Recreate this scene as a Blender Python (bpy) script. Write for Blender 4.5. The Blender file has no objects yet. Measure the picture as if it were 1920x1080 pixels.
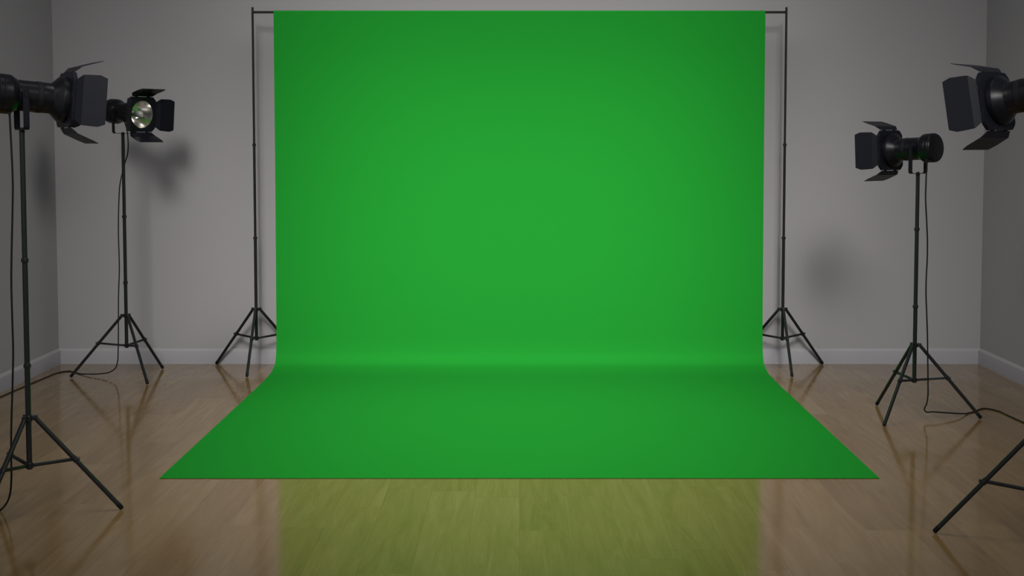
import bpy, bmesh, math, random
from mathutils import Vector, Matrix
C = bpy.context.scene.collection
PI = math.pi
R = math.radians
random.seed(4)

# ------------------------------------------------------------------ camera model
F_PX, PX, PY, YH, CAM_H = 2667.0, 974.0, 443.0, 269.5, 1.40
TH = math.atan((PY - YH) / F_PX)


def ray(u, v):
    a = (u - PX) / F_PX
    b = -(v - PY) / F_PX
    return Vector((a, math.cos(TH) + b * math.sin(TH), -math.sin(TH) + b * math.cos(TH)))


def on_floor(u, v, z=0.0):
    r = ray(u, v)
    t = (z - CAM_H) / r.z
    return Vector((r.x * t, r.y * t, z))


def at_depth(u, v, y):
    r = ray(u, v)
    t = y / r.y
    return Vector((r.x * t, y, CAM_H + r.z * t))


# ------------------------------------------------------------------ materials
def new_mat(name):
    m = bpy.data.materials.new(name)
    m.use_nodes = True
    nt = m.node_tree
    return m, nt, nt.nodes['Principled BSDF']


def noise_rough(nt, b, lo, hi, scale=40.0, bump=0.0):
    tc = nt.nodes.new('ShaderNodeTexCoord')
    n = nt.nodes.new('ShaderNodeTexNoise')
    n.inputs['Scale'].default_value = scale
    n.inputs['Detail'].default_value = 4
    nt.links.new(tc.outputs['Object'], n.inputs['Vector'])
    mr = nt.nodes.new('ShaderNodeMapRange')
    mr.inputs['To Min'].default_value = lo
    mr.inputs['To Max'].default_value = hi
    nt.links.new(n.outputs['Fac'], mr.inputs['Value'])
    nt.links.new(mr.outputs['Result'], b.inputs['Roughness'])
    if bump:
        bp = nt.nodes.new('ShaderNodeBump')
        bp.inputs['Strength'].default_value = bump
        bp.inputs['Distance'].default_value = 0.002
        nt.links.new(n.outputs['Fac'], bp.inputs['Height'])
        nt.links.new(bp.outputs['Normal'], b.inputs['Normal'])


def simple(name, col, lo, hi, spec=0.5, metal=0.0, scale=40.0, bump=0.0):
    m, nt, b = new_mat(name)
    b.inputs['Base Color'].default_value = (*col, 1)
    b.inputs['Specular IOR Level'].default_value = spec
    b.inputs['Metallic'].default_value = metal
    noise_rough(nt, b, lo, hi, scale, bump)
    return m


M_WALL = simple('wall_paint', (0.60, 0.583, 0.578), 0.62, 0.75, 0.25, scale=60, bump=0.05)
M_TRIM = simple('trim_paint', (0.60, 0.585, 0.60), 0.40, 0.5, 0.35, scale=30)
M_GREEN = simple('green_cloth', (0.022, 0.435, 0.041), 0.85, 0.95, 0.05, scale=300, bump=0.03)
M_BLACK = simple('black_enamel', (0.008, 0.0085, 0.011), 0.31, 0.34, 0.28)
M_FLAP = simple('black_powder_coat', (0.0145, 0.0155, 0.0215), 0.36, 0.40, 0.15)
M_RING = simple('black_rubber', (0.010, 0.010, 0.011), 0.55, 0.65, 0.3)
M_POLE = simple('black_tube_paint', (0.016, 0.0175, 0.019), 0.28, 0.34, 0.45)
M_CORD = simple('black_cord_jacket', (0.008, 0.008, 0.008), 0.5, 0.6, 0.3)
M_CHROME = simple('polished_reflector', (0.80, 0.78, 0.73), 0.18, 0.25, 0.5, 1.0, scale=90)
M_BULB = simple('frosted_bulb', (0.72, 0.71, 0.68), 0.25, 0.35, 0.5, 0.2)


def floor_material():
    m, nt, b = new_mat('laminate_planks')
    N = nt.nodes.new
    L = nt.links.new
    tc = N('ShaderNodeTexCoord')
    sep = N('ShaderNodeSeparateXYZ')
    L(tc.outputs['Object'], sep.inputs[0])
    comb = N('ShaderNodeCombineXYZ')            # planks run along Y
    # every row of planks starts at its own random point
    row = N('ShaderNodeMath'); row.operation = 'DIVIDE'
    row.inputs[1].default_value = 0.178
    L(sep.outputs['X'], row.inputs[0])
    rfl = N('ShaderNodeMath'); rfl.operation = 'FLOOR'
    L(row.outputs[0], rfl.inputs[0])
    rnd = N('ShaderNodeTexWhiteNoise'); rnd.noise_dimensions = '1D'
    L(rfl.outputs[0], rnd.inputs['W'])
    shf = N('ShaderNodeMath'); shf.operation = 'MULTIPLY_ADD'
    shf.inputs[1].default_value = 1.15
    L(rnd.outputs['Value'], shf.inputs[0])
    L(sep.outputs['Y'], shf.inputs[2])
    L(shf.outputs[0], comb.inputs['X'])
    L(sep.outputs['X'], comb.inputs['Y'])
    brick = N('ShaderNodeTexBrick')
    brick.offset = 0.0
    brick.offset_frequency = 2
    brick.inputs['Scale'].default_value = 1.0
    brick.inputs['Brick Width'].default_value = 1.15
    brick.inputs['Row Height'].default_value = 0.178
    brick.inputs['Mortar Size'].default_value = 0.0006
    brick.inputs['Mortar Smooth'].default_value = 0.3
    brick.inputs['Color1'].default_value = (0, 0, 0, 1)
    brick.inputs['Color2'].default_value = (1, 1, 1, 1)
    brick.inputs['Mortar'].default_value = (0.3, 0.3, 0.3, 1)
    L(comb.outputs[0], brick.inputs['Vector'])
    # per-plank shift of the grain
    sh = N('ShaderNodeVectorMath'); sh.operation = 'SCALE'
    sh.inputs['Scale'].default_value = 37.0
    L(brick.outputs['Color'], sh.inputs[0])
    mp = N('ShaderNodeMapping')
    mp.inputs['Scale'].default_value = (15.0, 1.25, 1.0)
    L(tc.outputs['Object'], mp.inputs['Vector'])
    add = N('ShaderNodeVectorMath'); add.operation = 'ADD'
    L(mp.outputs[0], add.inputs[0])
    L(sh.outputs[0], add.inputs[1])
    wv = N('ShaderNodeTexNoise')
    wv.inputs['Scale'].default_value = 1.1
    wv.inputs['Detail'].default_value = 7
    wv.inputs['Roughness'].default_value = 0.62
    wv.inputs['Distortion'].default_value = 1.3
    L(add.outputs[0], wv.inputs['Vector'])
    fine = N('ShaderNodeTexNoise')
    mp2 = N('ShaderNodeMapping')
    mp2.inputs['Scale'].default_value = (110.0, 5.0, 1.0)
    L(tc.outputs['Object'], mp2.inputs['Vector'])
    L(mp2.outputs[0], fine.inputs['Vector'])
    fine.inputs['Scale'].default_value = 1.0
    fine.inputs['Detail'].default_value = 4
    mixf = N('ShaderNodeMix'); mixf.data_type = 'FLOAT'
    mixf.inputs['Factor'].default_value = 0.22
    L(wv.outputs['Fac'], mixf.inputs['A'])
    L(fine.outputs['Fac'], mixf.inputs['B'])
    tone = N('ShaderNodeMix'); tone.data_type = 'FLOAT'
    tone.inputs['Factor'].default_value = 0.17
    L(mixf.outputs['Result'], tone.inputs['A'])
    L(brick.outputs['Color'], tone.inputs['B'])
    ramp = N('ShaderNodeValToRGB')
    e = ramp.color_ramp.elements
    e[0].position = 0.30; e[0].color = (0.305, 0.180, 0.062, 1)
    e[1].position = 0.74; e[1].color = (0.485, 0.330, 0.142, 1)
    mid = ramp.color_ramp.elements.new(0.5); mid.color = (0.38, 0.238, 0.088, 1)
    L(tone.outputs['Result'], ramp.inputs['Fac'])
    mort = N('ShaderNodeMix'); mort.data_type = 'RGBA'
    mort.inputs['B'].default_value = (0.25, 0.15, 0.065, 1)
    L(brick.outputs['Fac'], mort.inputs['Factor'])
    L(ramp.outputs['Color'], mort.inputs['A'])
    L(mort.outputs['Result'], b.inputs['Base Color'])
    mr = N('ShaderNodeMapRange')
    mr.inputs['To Min'].default_value = 0.08
    mr.inputs['To Max'].default_value = 0.13
    L(tone.outputs['Result'], mr.inputs['Value'])
    L(mr.outputs['Result'], b.inputs['Roughness'])
    b.inputs['Specular IOR Level'].default_value = 0.5
    b.inputs['IOR'].default_value = 1.5
    return m


M_FLOOR = floor_material()


# ------------------------------------------------------------------ mesh helpers
def finish(name, bm, mat, parent=None, matrix=None, smooth=True, angle=32):
    bmesh.ops.recalc_face_normals(bm, faces=bm.faces)
    me = bpy.data.meshes.new(name)
    bm.to_mesh(me)
    bm.free()
    me.materials.append(mat)
    if smooth:
        me.shade_smooth()
        me.set_sharp_from_angle(angle=R(angle))
    o = bpy.data.objects.new(name, me)
    C.objects.link(o)
    if parent:
        o.parent = parent
    if matrix is not None:
        o.matrix_local = matrix
    return o


def add_box(bm, lo, hi, bevel=0.0):
    b2 = bmesh.new()
    bmesh.ops.create_cube(b2, size=1)
    for v in b2.verts:
        v.co = Vector([(lo[i] + hi[i]) / 2 + v.co[i] * (hi[i] - lo[i]) for i in range(3)])
    if bevel:
        bmesh.ops.bevel(b2, geom=list(b2.edges), offset=bevel, segments=2, affect='EDGES', profile=0.5)
    merge(bm, b2)


def merge(bm, b2):
    me = bpy.data.meshes.new('tmp')
    b2.to_mesh(me)
    b2.free()
    bm.from_mesh(me)
    bpy.data.meshes.remove(me)


def frames(pts):
    """parallel-transported frames along a polyline"""
    T = []
    for i in range(len(pts)):
        a = pts[max(i - 1, 0)]
        b = pts[min(i + 1, len(pts) - 1)]
        T.append((b - a).normalized())
    up = Vector((0, 0, 1)) if abs(T[0].z) < 0.9 else Vector((1, 0, 0))
    n = T[0].cross(up).normalized()
    out = []
    for t in T:
        n = (n - t * n.dot(t)).normalized()
        out.append((t, n, t.cross(n)))
    return out


def add_tube(bm, pts, rad, seg=12, cap=True):
    pts = [Vector(p) for p in pts]
    if not isinstance(rad, (list, tuple)):
        rad = [rad] * len(pts)
    rings = []
    for p, r, (t, n, b) in zip(pts, rad, frames(pts)):
        rings.append([bm.verts.new(p + (n * math.cos(2 * PI * k / seg) + b * math.sin(2 * PI * k / seg)) * r)
                      for k in range(seg)])
    for i in range(len(rings) - 1):
        for k in range(seg):
            bm.faces.new((rings[i][k], rings[i][(k + 1) % seg], rings[i + 1][(k + 1) % seg], rings[i + 1][k]))
    if cap:
        bm.faces.new(rings[0])
        bm.faces.new(list(reversed(rings[-1])))


def add_lathe(bm, prof, seg=48, axis='X'):
    """revolve (s, r) profile about the X or Z axis"""
    rings = []
    for s, r in prof:
        if r < 1e-6:
            p = (s, 0, 0) if axis == 'X' else (0, 0, s)
            rings.append([bm.verts.new(p)])
        else:
            ring = []
            for k in range(seg):
                a = 2 * PI * k / seg
                c, d = r * math.cos(a), r * math.sin(a)
                ring.append(bm.verts.new((s, c, d) if axis == 'X' else (c, d, s)))
            rings.append(ring)
    for a, b in zip(rings, rings[1:]):
        for k in range(seg):
            k2 = (k + 1) % seg
            if len(a) == 1 and len(b) == 1:
                continue
            if len(a) == 1:
                bm.faces.new((a[0], b[k], b[k2]))
            elif len(b) == 1:
                bm.faces.new((a[k], a[k2], b[0]))
            else:
                bm.faces.new((a[k], a[k2], b[k2], b[k]))


def spline(pts, n=8):
    pts = [Vector(p) for p in pts]
    P = [pts[0] * 2 - pts[1]] + pts + [pts[-1] * 2 - pts[-2]]
    out = []
    for i in range(1, len(P) - 2):
        p0, p1, p2, p3 = P[i - 1], P[i], P[i + 1], P[i + 2]
        # centripetal-ish: chord-length tangents
        d1, d0, d2 = (p2 - p1).length + 1e-9, (p1 - p0).length + 1e-9, (p3 - p2).length + 1e-9
        m1 = ((p2 - p1) / d1 * d0 + (p1 - p0) / d0 * d1) / (d0 + d1) * d1
        m2 = ((p3 - p2) / d2 * d1 + (p2 - p1) / d1 * d2) / (d1 + d2) * d1
        for k in range(n):
            t = k / n
            h00 = 2 * t**3 - 3 * t**2 + 1; h10 = t**3 - 2 * t**2 + t
            h01 = -2 * t**3 + 3 * t**2; h11 = t**3 - t**2
            out.append(p1 * h00 + m1 * h10 + p2 * h01 + m2 * h11)
    out.append(pts[-1])
    return out


def thing(name, label, cat, loc, group=None):
    o = bpy.data.objects.new(name, None)
    o.empty_display_size = 0.1
    C.objects.link(o)
    o.location = loc
    o['label'] = label
    o['category'] = cat
    if group:
        o['group'] = group
    return o


def tag(o, label, cat, group=None, kind=None):
    o['label'] = label
    o['category'] = cat
    if group:
        o['group'] = group
    if kind:
        o['kind'] = kind
    return o


def struct(name, bm, mat, smooth=False):
    o = finish(name, bm, mat, smooth=smooth)
    o['kind'] = 'structure'
    return o


# ------------------------------------------------------------------ the room
XW, YW, Y0, HW = 2.935, 9.0, 4.6, 3.0
bm = bmesh.new(); add_box(bm, (-XW - .1, -1.5, -.1), (XW + .1, YW + .1, 0)); struct('floor', bm, M_FLOOR)
bm = bmesh.new(); add_box(bm, (-XW - .1, YW, 0), (XW + .1, YW + .1, HW)); struct('wall_back', bm, M_WALL)
bm = bmesh.new(); add_box(bm, (-XW - .1, Y0, 0), (-XW, YW, HW)); struct('wall_left', bm, M_WALL)
bm = bmesh.new(); add_box(bm, (XW, Y0, 0), (XW + .1, YW, HW)); struct('wall_right', bm, M_WALL)


def baseboard(name, a, b, inward):
    """skirting run from a to b; profile with an eased top edge"""
    a, b, w = Vector(a), Vector(b), Vector(inward)
    prof = [(0, 0), (.0150, 0), (.0150, .082), (.0142, .0860), (.0120, .0895), (.0060, .0975), (.003, .1000), (0, .1005)]
    bm = bmesh.new()
    ra = [bm.verts.new(a + w * p + Vector((0, 0, z))) for p, z in prof]
    rb = [bm.verts.new(b + w * p + Vector((0, 0, z))) for p, z in prof]
    n = len(prof)
    for i in range(n):
        bm.faces.new((ra[i], ra[(i + 1) % n], rb[(i + 1) % n], rb[i]))
    bm.faces.new(ra); bm.faces.new(list(reversed(rb)))
    o = finish(name, bm, M_TRIM, angle=60)
    o['kind'] = 'structure'


baseboard('baseboard_back', (-XW, YW, 0), (XW, YW, 0), (0, -1, 0))
baseboard('baseboard_left', (-XW, Y0, 0), (-XW, YW - .015, 0), (1, 0, 0))
baseboard('baseboard_right', (XW, Y0, 0), (XW, YW - .015, 0), (-1, 0, 0))

# ------------------------------------------------------------------ backdrop
YB, ZB, XB = 8.800, 2.2055, 1.638          # crossbar depth, height, half length
RB = 0.0076
bm = bmesh.new()
add_tube(bm, [(-XB + .0078, YB, ZB), (XB - .0078, YB, ZB)], RB, 16)
bar = finish('crossbar', bm, M_POLE)
tag(bar, 'thin black horizontal pole the green screen hangs from', 'pole')

prof = [(YB + .0105, 2.10), (YB + .0100, 2.15)]
for k in range(0, 13):
    a = PI * k / 12
    prof.append((YB + .0095 * math.cos(a), ZB + .0095 * math.sin(a)))
front = [(0, 2.0), (.002, 1.3), (.008, .9), (.013, .64), (.018, .40), (.023, .25), (.031, .150), (.045, .095),
         (.063, .0675), (.088, .0465), (.115, .035), (.150, .0265), (.185, .0200), (.235, .0130), (.30, .0085), (.40, .0050), (.55, .0030),
         (.9, .0022), (1.5, .0020), (2.2, .0020), (2.912, .0020)]
path = [Vector((0, y, z)) for y, z in prof]
sp = spline([Vector((0, YB - .0095 - d, z)) for d, z in front], 5)
path += sp
bm = bmesh.new()
HWID, NX, TK = 1.508, 40, .0012
fr = []
for i in range(len(path)):
    t = (path[min(i + 1, len(path) - 1)] - path[max(i - 1, 0)]).normalized()
    fr.append(Vector((0, t.z, -t.y)))
cols_a, cols_b = [], []
for i, p in enumerate(path):
    ra, rb = [], []
    for k in range(NX + 1):
        x = -HWID + 2 * HWID * k / NX
        ra.append(bm.verts.new((x, p.y + fr[i].y * TK / 2, p.z + fr[i].z * TK / 2)))
        rb.append(bm.verts.new((x, p.y - fr[i].y * TK / 2, p.z - fr[i].z * TK / 2)))
    cols_a.append(ra); cols_b.append(rb)
n = len(path)
for i in range(n - 1):
    for k in range(NX):
        bm.faces.new((cols_a[i][k], cols_a[i][k + 1], cols_a[i + 1][k + 1], cols_a[i + 1][k]))
        bm.faces.new((cols_b[i][k], cols_b[i + 1][k], cols_b[i + 1][k + 1], cols_b[i][k + 1]))
    bm.faces.new((cols_a[i][0], cols_a[i + 1][0], cols_b[i + 1][0], cols_b[i][0]))
    bm.faces.new((cols_a[i][NX], cols_b[i][NX], cols_b[i + 1][NX], cols_a[i + 1][NX]))
for k in range(NX):
    bm.faces.new((cols_a[0][k], cols_b[0][k], cols_b[0][k + 1], cols_a[0][k + 1]))
    bm.faces.new((cols_a[-1][k], cols_a[-1][k + 1], cols_b[-1][k + 1], cols_b[-1][k]))
gs = finish('green_screen', bm, M_GREEN, angle=80)
tag(gs, 'plain green screen hanging from a crossbar and sweeping over the wooden floor', 'backdrop', kind='thing')

# ------------------------------------------------------------------ tripod base
R_FOOT, H_HUB, R_HUB, R_CL, Z_CL, Z_COL = .333, .372, .026, .163, .211, .192


def tripod(root, a0, r_leg=.0088, r_col=.0100):
    """three legs with clamps and braces plus hub and lower collar; a0 is the first leg's heading in degrees"""
    bm = bmesh.new()
    add_lathe(bm, [(H_HUB - .012, 0), (H_HUB - .012, r_col + .003), (H_HUB - .010, r_col + .005), (H_HUB + .008, r_col + .005), (H_HUB + .010, r_col + .003), (H_HUB + .010, 0)], 24, 'Z')
    for j in range(3):
        t = R(a0 + 120 * j)
        d = Vector((math.cos(t), math.sin(t), 0)); s = Vector((-d.y, d.x, 0))
        b2 = bmesh.new()
        add_box(b2, (r_col, -.007, H_HUB - .008), (R_HUB + .007, .007, H_HUB + .010), .0015)
        bmesh.ops.transform(b2, matrix=Matrix.Rotation(t, 4, 'Z'), verts=b2.verts)
        merge(bm, b2)
    finish('leg_bracket', bm, M_POLE, root)
    bm = bmesh.new()
    add_lathe(bm, [(Z_COL - .014, 0), (Z_COL - .014, r_col * .8), (Z_COL - .011, r_col + .002), (Z_COL - .009, r_col + .004), (Z_COL + .009, r_col + .004), (Z_COL + .011, r_col + .002), (Z_COL + .011, 0)], 24, 'Z')
    finish('brace_collar', bm, M_POLE, root)
    for j in range(3):
        t = R(a0 + 120 * j)
        d = Vector((math.cos(t), math.sin(t), 0)); up = Vector((0, 0, 1))
        top = d * R_HUB + up * (H_HUB - .002)
        foot = d * R_FOOT + up * .006
        ax = (foot - top).normalized()
        nrm = Vector((-d.y, d.x, 0)).cross(ax)
        bm = bmesh.new()
        add_tube(bm, [top, foot - ax * .024], r_leg, 14)
        leg = finish('leg', bm, M_POLE, root)
        bm = bmesh.new()
        add_tube(bm, [foot - ax * .024, foot - ax * .004, foot], [r_leg + .0004, r_leg + .0004, r_leg * .8], 14)
        # keep the tip resting on the floor
        for v in bm.verts:
            v.co.z = max(v.co.z, 0.0)
        finish('rubber_foot', bm, M_RING, leg)
        bm = bmesh.new()
        # clamp ring round the leg
        s0 = (R_CL - R_HUB) / (R_FOOT - R_HUB)
        c = top.lerp(foot, s0)
        add_tube(bm, [c - ax * .009, c + ax * .009], r_leg + .0022, 14)
        cc = c + nrm * (-.004 if nrm.z < 0 else .004)
        add_tube(bm, [c, c + Vector((d.x, d.y, .1)) * .019], .0058, 10)
        finish('leg_clamp', bm, M_POLE, leg)
        bm = bmesh.new()
        b2 = bmesh.new()
        p0 = d * r_col + up * (Z_COL)
        ln = (c - p0).length
        add_box(b2, (0, -.0048, -.0062), (ln, .0048, .0062), .0018)
        rot = (c - p0).to_track_quat('X', 'Z').to_matrix().to_4x4()
        bmesh.ops.transform(b2, matrix=Matrix.Translation(p0) @ rot, verts=b2.verts)
        merge(bm, b2)
        finish('brace', bm, M_POLE, root)


def pole(root, sections, collars, bottom=.178):
    """sections: list of (z_top, radius) from below; collars: heights"""
    bm = bmesh.new()
    pr = [(bottom, 0)]
    z = bottom
    for zt, r in sections:
        pr += [(z, r), (zt, r)]
        z = zt
    pr.append((z, 0))
    add_lathe(bm, pr, 20, 'Z')
    p = finish('pole', bm, M_POLE, root)
    for zc, r in collars:
        bm = bmesh.new()
        add_lathe(bm, [(zc - .010, r * .9), (zc - .008, r + .0012), (zc - .005, r + .0035), (zc + .005, r + .0035), (zc + .008, r + .0012), (zc + .010, r * .9)], 20, 'Z')
        # thumb screw
        add_tube(bm, [(0, r, zc), (0, r + .011, zc)], .0032, 10)
        finish('collar', bm, M_POLE, p)
    return p


def backdrop_stand(x, y, a0, label):
    t = thing('backdrop_stand', label, 'stand', (x, y, 0), 'backdrop stands')
    tripod(t, a0, .0088, .0098)
    pole(t, [(.817, .0097), (1.393, .0080), (2.2355, .0070)], [(.817, .0097), (1.393, .0080)])
    return t


backdrop_stand(-XB, YB, 150.2, 'tall black tripod stand holding up the crossbar, near the silver reflector lamp')
backdrop_stand(XB, YB, 29.8, 'tall black tripod stand holding up the crossbar, near the shortest lamp')


# ------------------------------------------------------------------ studio lights
def flap_mesh(beta, wide=1.0):
    """folded barn-door leaf: hinge along local Y at the origin, extends +X and splays +Z"""
    b1 = R(45)
    L1, L2 = .028, .086
    TKF = .0016
    st = [(0, .0735), (.004, .0745), (.5, .0845), (.93, .0925), (1.0, .0932)]
    rows = []
    for f, w in st:
        rows.append((L1 * f * math.cos(b1), L1 * f * math.sin(b1), w))
    x0, z0 = L1 * math.cos(b1), L1 * math.sin(b1)
    for f, w in [(.04, .0935), (.35, .0950), (.68, .0958), (.70, .0955), (.85, .0905), (1.0, .0850)]:
        rows.append((x0 + L2 * f * math.cos(beta), z0 + L2 * f * math.sin(beta), w))
    bm = bmesh.new()
    A, B = [], []
    for i, (x, z, w) in enumerate(rows):
        j0, j1 = max(i - 1, 0), min(i + 1, len(rows) - 1)
        t = Vector((rows[j1][0] - rows[j0][0], 0, rows[j1][1] - rows[j0][1])).normalized()
        nr = Vector((-t.z, 0, t.x)) * TKF / 2
        ys = [-w * wide, w * wide]
        A.append([bm.verts.new((x + nr.x, yy, z + nr.z)) for yy in ys])
        B.append([bm.verts.new((x - nr.x, yy, z - nr.z)) for yy in ys])
    for i in range(len(rows) - 1):
        bm.faces.new((A[i][0], A[i][1], A[i + 1][1], A[i + 1][0]))
        bm.faces.new((B[i][0], B[i + 1][0], B[i + 1][1], B[i][1]))
        bm.faces.new((A[i][0], A[i + 1][0], B[i + 1][0], B[i][0]))
        bm.faces.new((A[i][1], B[i][1], B[i + 1][1], A[i + 1][1]))
    bm.faces.new((A[0][0], B[0][0], B[0][1], A[0][1]))
    bm.faces.new((A[-1][0], A[-1][1], B[-1][1], B[-1][0]))
    return bm


PL_S0, PL_S1, PL_H = .160, .175, .1025       # barn-door frame: back, front, half size


def frame_mesh():
    """square frame with clipped corners and a round opening"""
    bm = bmesh.new()
    H, ch, rh = PL_H, .024, .0800
    seg = 96
    def outer(a):
        c, s = math.cos(a), math.sin(a)
        k = min(H / max(abs(c), 1e-9), H / max(abs(s), 1e-9))
        dd = (2 * H - ch) / max(abs(c) + abs(s), 1e-9)
        k = min(k, dd)
        return c * k, s * k
    R4 = []
    for s, which in ((PL_S0, 0), (PL_S1, 0), (PL_S1, 1), (PL_S0, 1)):
        ring = []
        for i in range(seg):
            a = 2 * PI * (i + .5) / seg
            y, z = outer(a) if which == 0 else (rh * math.cos(a), rh * math.sin(a))
            ring.append(bm.verts.new((s, y, z)))
        R4.append(ring)
    for q in range(4):
        a, b = R4[q], R4[(q + 1) % 4]
        for i in range(seg):
            bm.faces.new((a[i], a[(i + 1) % seg], b[(i + 1) % seg], b[i]))
    return bm


def studio_light(x, y, a0, az, tilt, z_ax, label, cord_pts, collars=(.570, .966), flaps=(24, 24, 20, 20), slide=0.0):
    t = thing('studio_light', label, 'studio light', (x, y, 0), 'studio lights on tripods')
    tripod(t, a0)
    z_top = z_ax - .130
    p = pole(t, [(.570, .0104), (.966, .0101), (z_top, .0098)], [(c, .0103) for c in collars])
    Rz = Matrix.Rotation(PI / 2 - R(az), 4, 'Z')
    My = Matrix.Translation((0, 0, z_ax)) @ Rz
    Mh = My @ Matrix.Rotation(R(tilt), 4, 'Y') @ Matrix.Translation((slide, 0, 0))
    # yoke: one bent strap
    wy, zb, rc = .0690, -.1255, .014
    pts = [(wy, .022), (wy, zb + rc)]
    for k in range(1, 7):
        a = PI / 2 * k / 6
        pts.append((wy - rc + rc * math.cos(a), zb + rc - rc * math.sin(a)))
    pts += [(-yy, zz) for yy, zz in reversed(pts)]
    bm = bmesh.new()
    tk, hw = .0016, .0108
    V = []
    for i, (yy, zz) in enumerate(pts):
        a, b = pts[max(i - 1, 0)], pts[min(i + 1, len(pts) - 1)]
        d = Vector((b[0] - a[0], b[1] - a[1])).normalized()
        nr = Vector((-d.y, d.x)) * tk
        V.append([bm.verts.new((sx, yy + sg * nr.x, zz + sg * nr.y)) for sx, sg in ((-hw, 1), (hw, 1), (hw, -1), (-hw, -1))])
    for i in range(len(V) - 1):
        for k in range(4):
            bm.faces.new((V[i][k], V[i][(k + 1) % 4], V[i + 1][(k + 1) % 4], V[i + 1][k]))
    bm.faces.new(V[0]); bm.faces.new(list(reversed(V[-1])))
    yk = finish('yoke', bm, M_FLAP, t, My)
    for sg in (-1, 1):
        bm = bmesh.new()
        add_tube(bm, [(0, sg * .0580, 0.002), (0, sg * .0745, 0.002)], .0062, 12)
        for dz in (-.019, -.037):
            add_tube(bm, [(0, sg * (wy - .004), dz), (0, sg * (wy + .0022), dz)], .0030, 10)
        finish('pivot_bolt', bm, M_RING, yk)
    bm = bmesh.new()
    add_lathe(bm, [(z_top - .006, 0), (z_top - .006, .0105), (z_top + .0015, .0105), (z_top + .002, .008), (z_top + .010, .008), (z_top + .012, .006), (z_top + .012, 0)], 18, 'Z')
    finish('spigot', bm, M_RING, p)
    # housing
    bm = bmesh.new()
    add_lathe(bm, [(-.105, 0), (-.105, .0640), (-.1040, .0675), (-.101, .0705), (-.0960, .0730), (-.093, .0735), (-.0910, .0722), (-.0895, .0735), (-.074, .0735), (-.0725, .0722), (-.071, .0735), (-.046, .0732), (-.042, .0722), (-.020, .0590), (-.018, .0570), (-.018, 0)], 56)
    hs = finish('lamp_housing', bm, M_BLACK, t, Mh, angle=20)
    # barrel with flared snout
    bm = bmesh.new()
    add_lathe(bm, [(-.020, .0), (-.020, .0575), (.0095, .0575), (.0100, .0568), (.0110, .0568), (.0115, .0575), (.049, .0575), (.049, .0555), (.071, .0555), (.071, .0575), (.1050, .0570), (.1075, .0578), (.1360, .0845), (.1385, .0858), (.1590, .0858), (.1598, .0848), (.1598, .0800)], 56)
    br = finish('lamp_barrel', bm, M_BLACK, t, Mh, angle=20)
    bm = bmesh.new()
    add_lathe(bm, [(.050, .0555), (.050, .0578), (.0505, .0582), (.0695, .0582), (.070, .0578), (.070, .0555)], 56)
    finish('focus_ring', bm, M_RING, br)
    # reflector dish and bulb
    bm = bmesh.new()
    dish = [(.0985, .0), (.0985, .016)] + [(.0995 + .0745 * f ** 2.2, .016 + .0635 * f) for f in [i / 14 for i in range(15)]]
    dish += [(s - .0006, r + .0003) for s, r in reversed(dish[2:])]
    add_lathe(bm, dish, 56)
    rf = finish('reflector', bm, M_CHROME, t, Mh, angle=60)
    rf['label'] = 'polished silver reflector dish'
    bm = bmesh.new()
    pr = [(.099, 0)]
    for k in range(5):
        s = .099 + k * .0046
        pr += [(s, .0150), (s + .0028, .0150), (s + .0030, .0128), (s + .0044, .0128)]
    pr.append((.122, 0))
    add_lathe(bm, pr, 28)
    add_lathe(bm, [(.122, 0), (.122, .0185), (.141, .0205), (.159, .0200), (.168, .016), (.173, .009), (.175, 0)], 28)
    bl = finish('bulb', bm, M_BULB, rf)
    bl['label'] = 'pale frosted bulb'
    # barn doors
    fm = finish('barn_door_frame', frame_mesh(), M_FLAP, t, Mh, angle=25)
    off = PL_H + .0030
    # roll 0: +Z (up), 90: ... leaf local Z is outward
    for roll, be in ((0, flaps[2]), (180, flaps[3]), (90, flaps[0]), (-90, flaps[1])):
        Ml = Mh @ Matrix.Rotation(R(roll), 4, 'X') @ Matrix.Translation((PL_S1 - .004, 0, off))
        fl = finish('barn_door', flap_mesh(R(be)), M_FLAP, t, Ml, angle=12)
        for yy in (-.045, .045):
            bm = bmesh.new()
            add_tube(bm, [(0, yy - .010, -.0005), (0, yy + .010, -.0005)], .0028, 10)
            add_box(bm, (-.006, yy - .008, -.0062), (.002, yy + .008, -.0015))
            finish('hinge', bm, M_FLAP, fl)
    # cord
    loc = Vector((x, y, 0))
    if cord_pts:
        bm = bmesh.new()
        add_tube(bm, [q - loc for q in spline(cord_pts, 7)], .0036, 10)
        # strain relief at the lamp
        q = cord_pts[0] - loc
        q2 = cord_pts[1] - loc
        dd = (q2 - q).normalized()
        add_tube(bm, [q - dd * .01, q + dd * .012, q + dd * .022], [.0062, .0058, .004], 12)
        finish('power_cord', bm, M_CORD, t)
    return t


def W(lst):
    """list of (u, v, depth) or (u, v) for floor points"""
    out = []
    for e in lst:
        out.append(at_depth(*e) if len(e) == 3 else on_floor(e[0], e[1], .0036))
    return out


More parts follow.
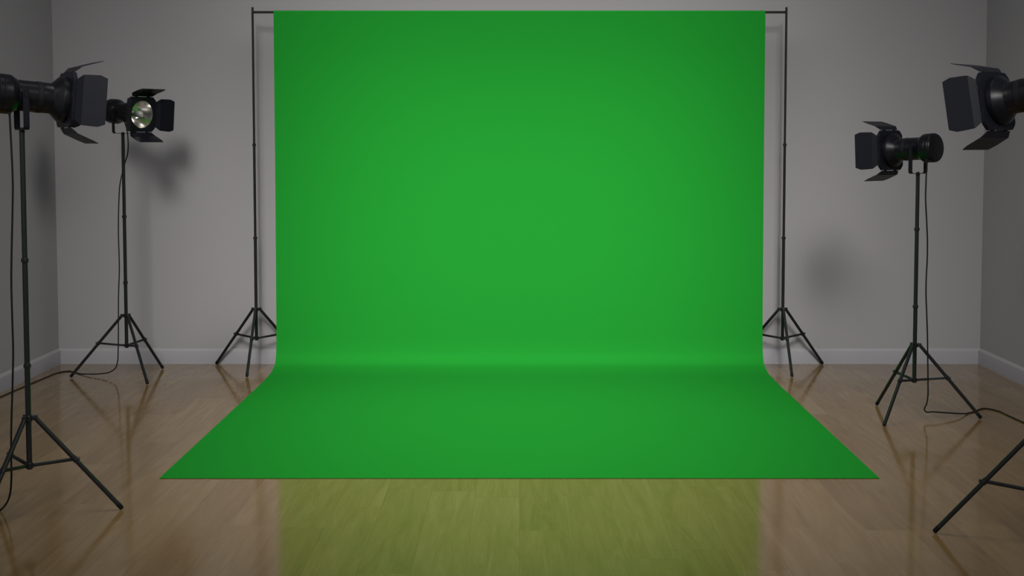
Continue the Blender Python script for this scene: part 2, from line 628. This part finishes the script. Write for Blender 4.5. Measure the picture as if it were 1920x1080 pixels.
# rear light by the left wall: reflector turned to the room
studio_light(-2.359, 8.482, 65.4, 125.0, 5.0, 1.587,
    'studio light whose silver reflector faces out, on a tripod in the back corner',
    W([(224, 213, 8.43), (229, 221, 8.43), (234.5, 231, 8.43), (238, 243, 8.44), (240, 262, 8.46), (240.3, 276, 8.48), (239, 290, 8.505), (235, 303, 8.515), (231.5, 316, 8.515),
       (228.5, 328, 8.51), (225, 345, 8.50), (223, 375, 8.49), (222, 430, 8.48), (223.7, 510, 8.48), (222.3, 550, 8.48), (222, 600, 8.48), (221.5, 655, 8.47),
       (220, 680, 8.47), (216.5, 690, 8.47), (207, 697.2, 8.47), (190, 700.6, 8.49), (165, 701.5, 8.53), (150, 700.8), (137, 697.2), (128, 695.7), (115, 697.5), (90, 706), (60, 718.5), (0, 744.5), (-90, 786)]))
# rear light by the right wall: round back cap turned to the camera
studio_light(2.024, 7.231, 109.5, -41.6, 3.0, 1.375,
    'studio light on the shortest tripod, showing its round black back cap',
    W([(1737.5, 301, 7.14), (1737.3, 312, 7.14), (1736.5, 335, 7.14), (1735.5, 370, 7.15), (1737.5, 415, 7.16), (1739, 455, 7.17), (1738.6, 485, 7.18), (1736.8, 520, 7.18), (1736.2, 550, 7.18), (1737.2, 580, 7.18),
       (1738.7, 620, 7.18), (1739.6, 680, 7.18), (1740, 720, 7.18), (1739.5, 745, 7.18), (1737, 758, 7.18), (1733.4, 768, 7.18), (1736, 772, 7.18), (1747, 772.2, 7.18), (1775, 774, 7.20), (1798, 775.5, 7.23),
       (1815, 774.6), (1828, 771.5), (1837, 767.6), (1847, 765.8), (1858, 767.3), (1873, 771.3), (1890, 779), (1920, 792.5), (1990, 822), (2080, 834), (2140, 830)]))
# front light at the left
studio_light(-1.844, 5.286, 14.5, 56.8, 4.8, 1.578,
    'large studio light seen side-on by the left wall, its back end out of frame',
    W([(17, 205, 5.235), (17.8, 214, 5.235), (19.8, 250, 5.235), (22.5, 300, 5.235), (24, 345, 5.235), (23.4, 400, 5.235), (21.8, 470, 5.235), (21.2, 530, 5.235), (23, 600, 5.235), (24.6, 655, 5.235), (23.6, 720, 5.235),
       (21.4, 790, 5.235), (20.8, 850, 5.24), (21.3, 900, 5.25), (19, 925, 5.27), (12, 944, 5.31), (0, 957), (-30, 970), (-120, 981), (-330, 968), (-450, 962)]))
# front light at the right, mostly outside the picture
zc = at_depth(1868, 190, 5.025).z + .178 * math.sin(R(10))
studio_light(1.794, 4.899, 34.67, -42.0, 10.0, zc,
    'studio light tilted down by the right wall, only its front end in view',
    None, slide=.010)

# ------------------------------------------------------------------ light
w = bpy.data.worlds.new('World')
bpy.context.scene.world = w
w.use_nodes = True
nt = w.node_tree
bg = nt.nodes['Background']
tc = nt.nodes.new('ShaderNodeTexCoord')
sep = nt.nodes.new('ShaderNodeSeparateXYZ')
nt.links.new(tc.outputs['Generated'], sep.inputs[0])
rp = nt.nodes.new('ShaderNodeValToRGB')
rp.color_ramp.elements[0].position = 0.0
rp.color_ramp.elements[0].color = (.50, .50, .51, 1)
rp.color_ramp.elements[1].position = 0.6
rp.color_ramp.elements[1].color = (.10, .104, .12, 1)
nt.links.new(sep.outputs['Z'], rp.inputs['Fac'])
nt.links.new(rp.outputs['Color'], bg.inputs['Color'])
bg.inputs['Strength'].default_value = 0.52


def added_fill(name, loc, aim, power, spread, sx, sy, col=(1, .985, .97)):  # unseen area light, added to shape brightness and falloff
    d = bpy.data.lights.new(name, 'AREA')
    d.energy = power
    d.shape = 'RECTANGLE'
    d.size, d.size_y = sx, sy
    d.spread = R(spread)
    d.color = col
    o = bpy.data.objects.new(name, d)
    C.objects.link(o)
    o.location = loc
    o.rotation_euler = (Vector(aim) - Vector(loc)).to_track_quat('-Z', 'Y').to_euler()
    return o


# LIGHTS-BEGIN
added_fill('side_fill_left', (-4.4, 4.2, 5.2), (3.0, 8.6, .1), 8.5, 36, 4.4, 2.6)  # added light, out of view: lifts the right side wall
added_fill('side_fill_right', (4.4, 4.2, 5.2), (-3.0, 8.6, .1), 8.5, 36, 4.4, 2.6)  # added light, out of view: lifts the left side wall
added_fill('front_fill', (0, -0.8, 5.4), (0, 8.8, .3), 19, 22, 5.6, 3.6)  # added light, unseen: broad brightness on backdrop and back wall
added_fill('centre_fill', (0, -1.2, 5.2), (0, 8.8, .7), 9, 13, 2.8, 2.2)  # added narrow light, unseen: bright centre fading towards the frame edges
added_fill('floor_fill', (0, 6.3, 6.3), (0, 6.5, 0), 17, 36, 2.4, 4.2)  # added overhead light, unseen: brings the floor up to the wall's brightness
# LIGHTS-END

# ------------------------------------------------------------------ camera and view
cd = bpy.data.cameras.new('camera')
cd.sensor_width = 36
cd.sensor_fit = 'HORIZONTAL'
cd.lens = F_PX / 1920 * 36
cd.shift_x = (960 - PX) / 1920
cd.shift_y = (PY - 540) / 1920
cd.clip_start = .05
cam = bpy.data.objects.new('camera', cd)
C.objects.link(cam)
cam.location = (0, 0, CAM_H)
cam.rotation_euler = (PI / 2 - TH, 0, 0)
sc = bpy.context.scene
sc.camera = cam
sc.view_settings.view_transform = 'Standard'
sc.view_settings.look = 'None'
sc.view_settings.exposure = 0.0
sc.view_settings.gamma = 1.0
sc.view_settings.use_curve_mapping = False
sc.cycles.use_denoising = True
sc.cycles.max_bounces = 8
sc.cycles.diffuse_bounces = 0
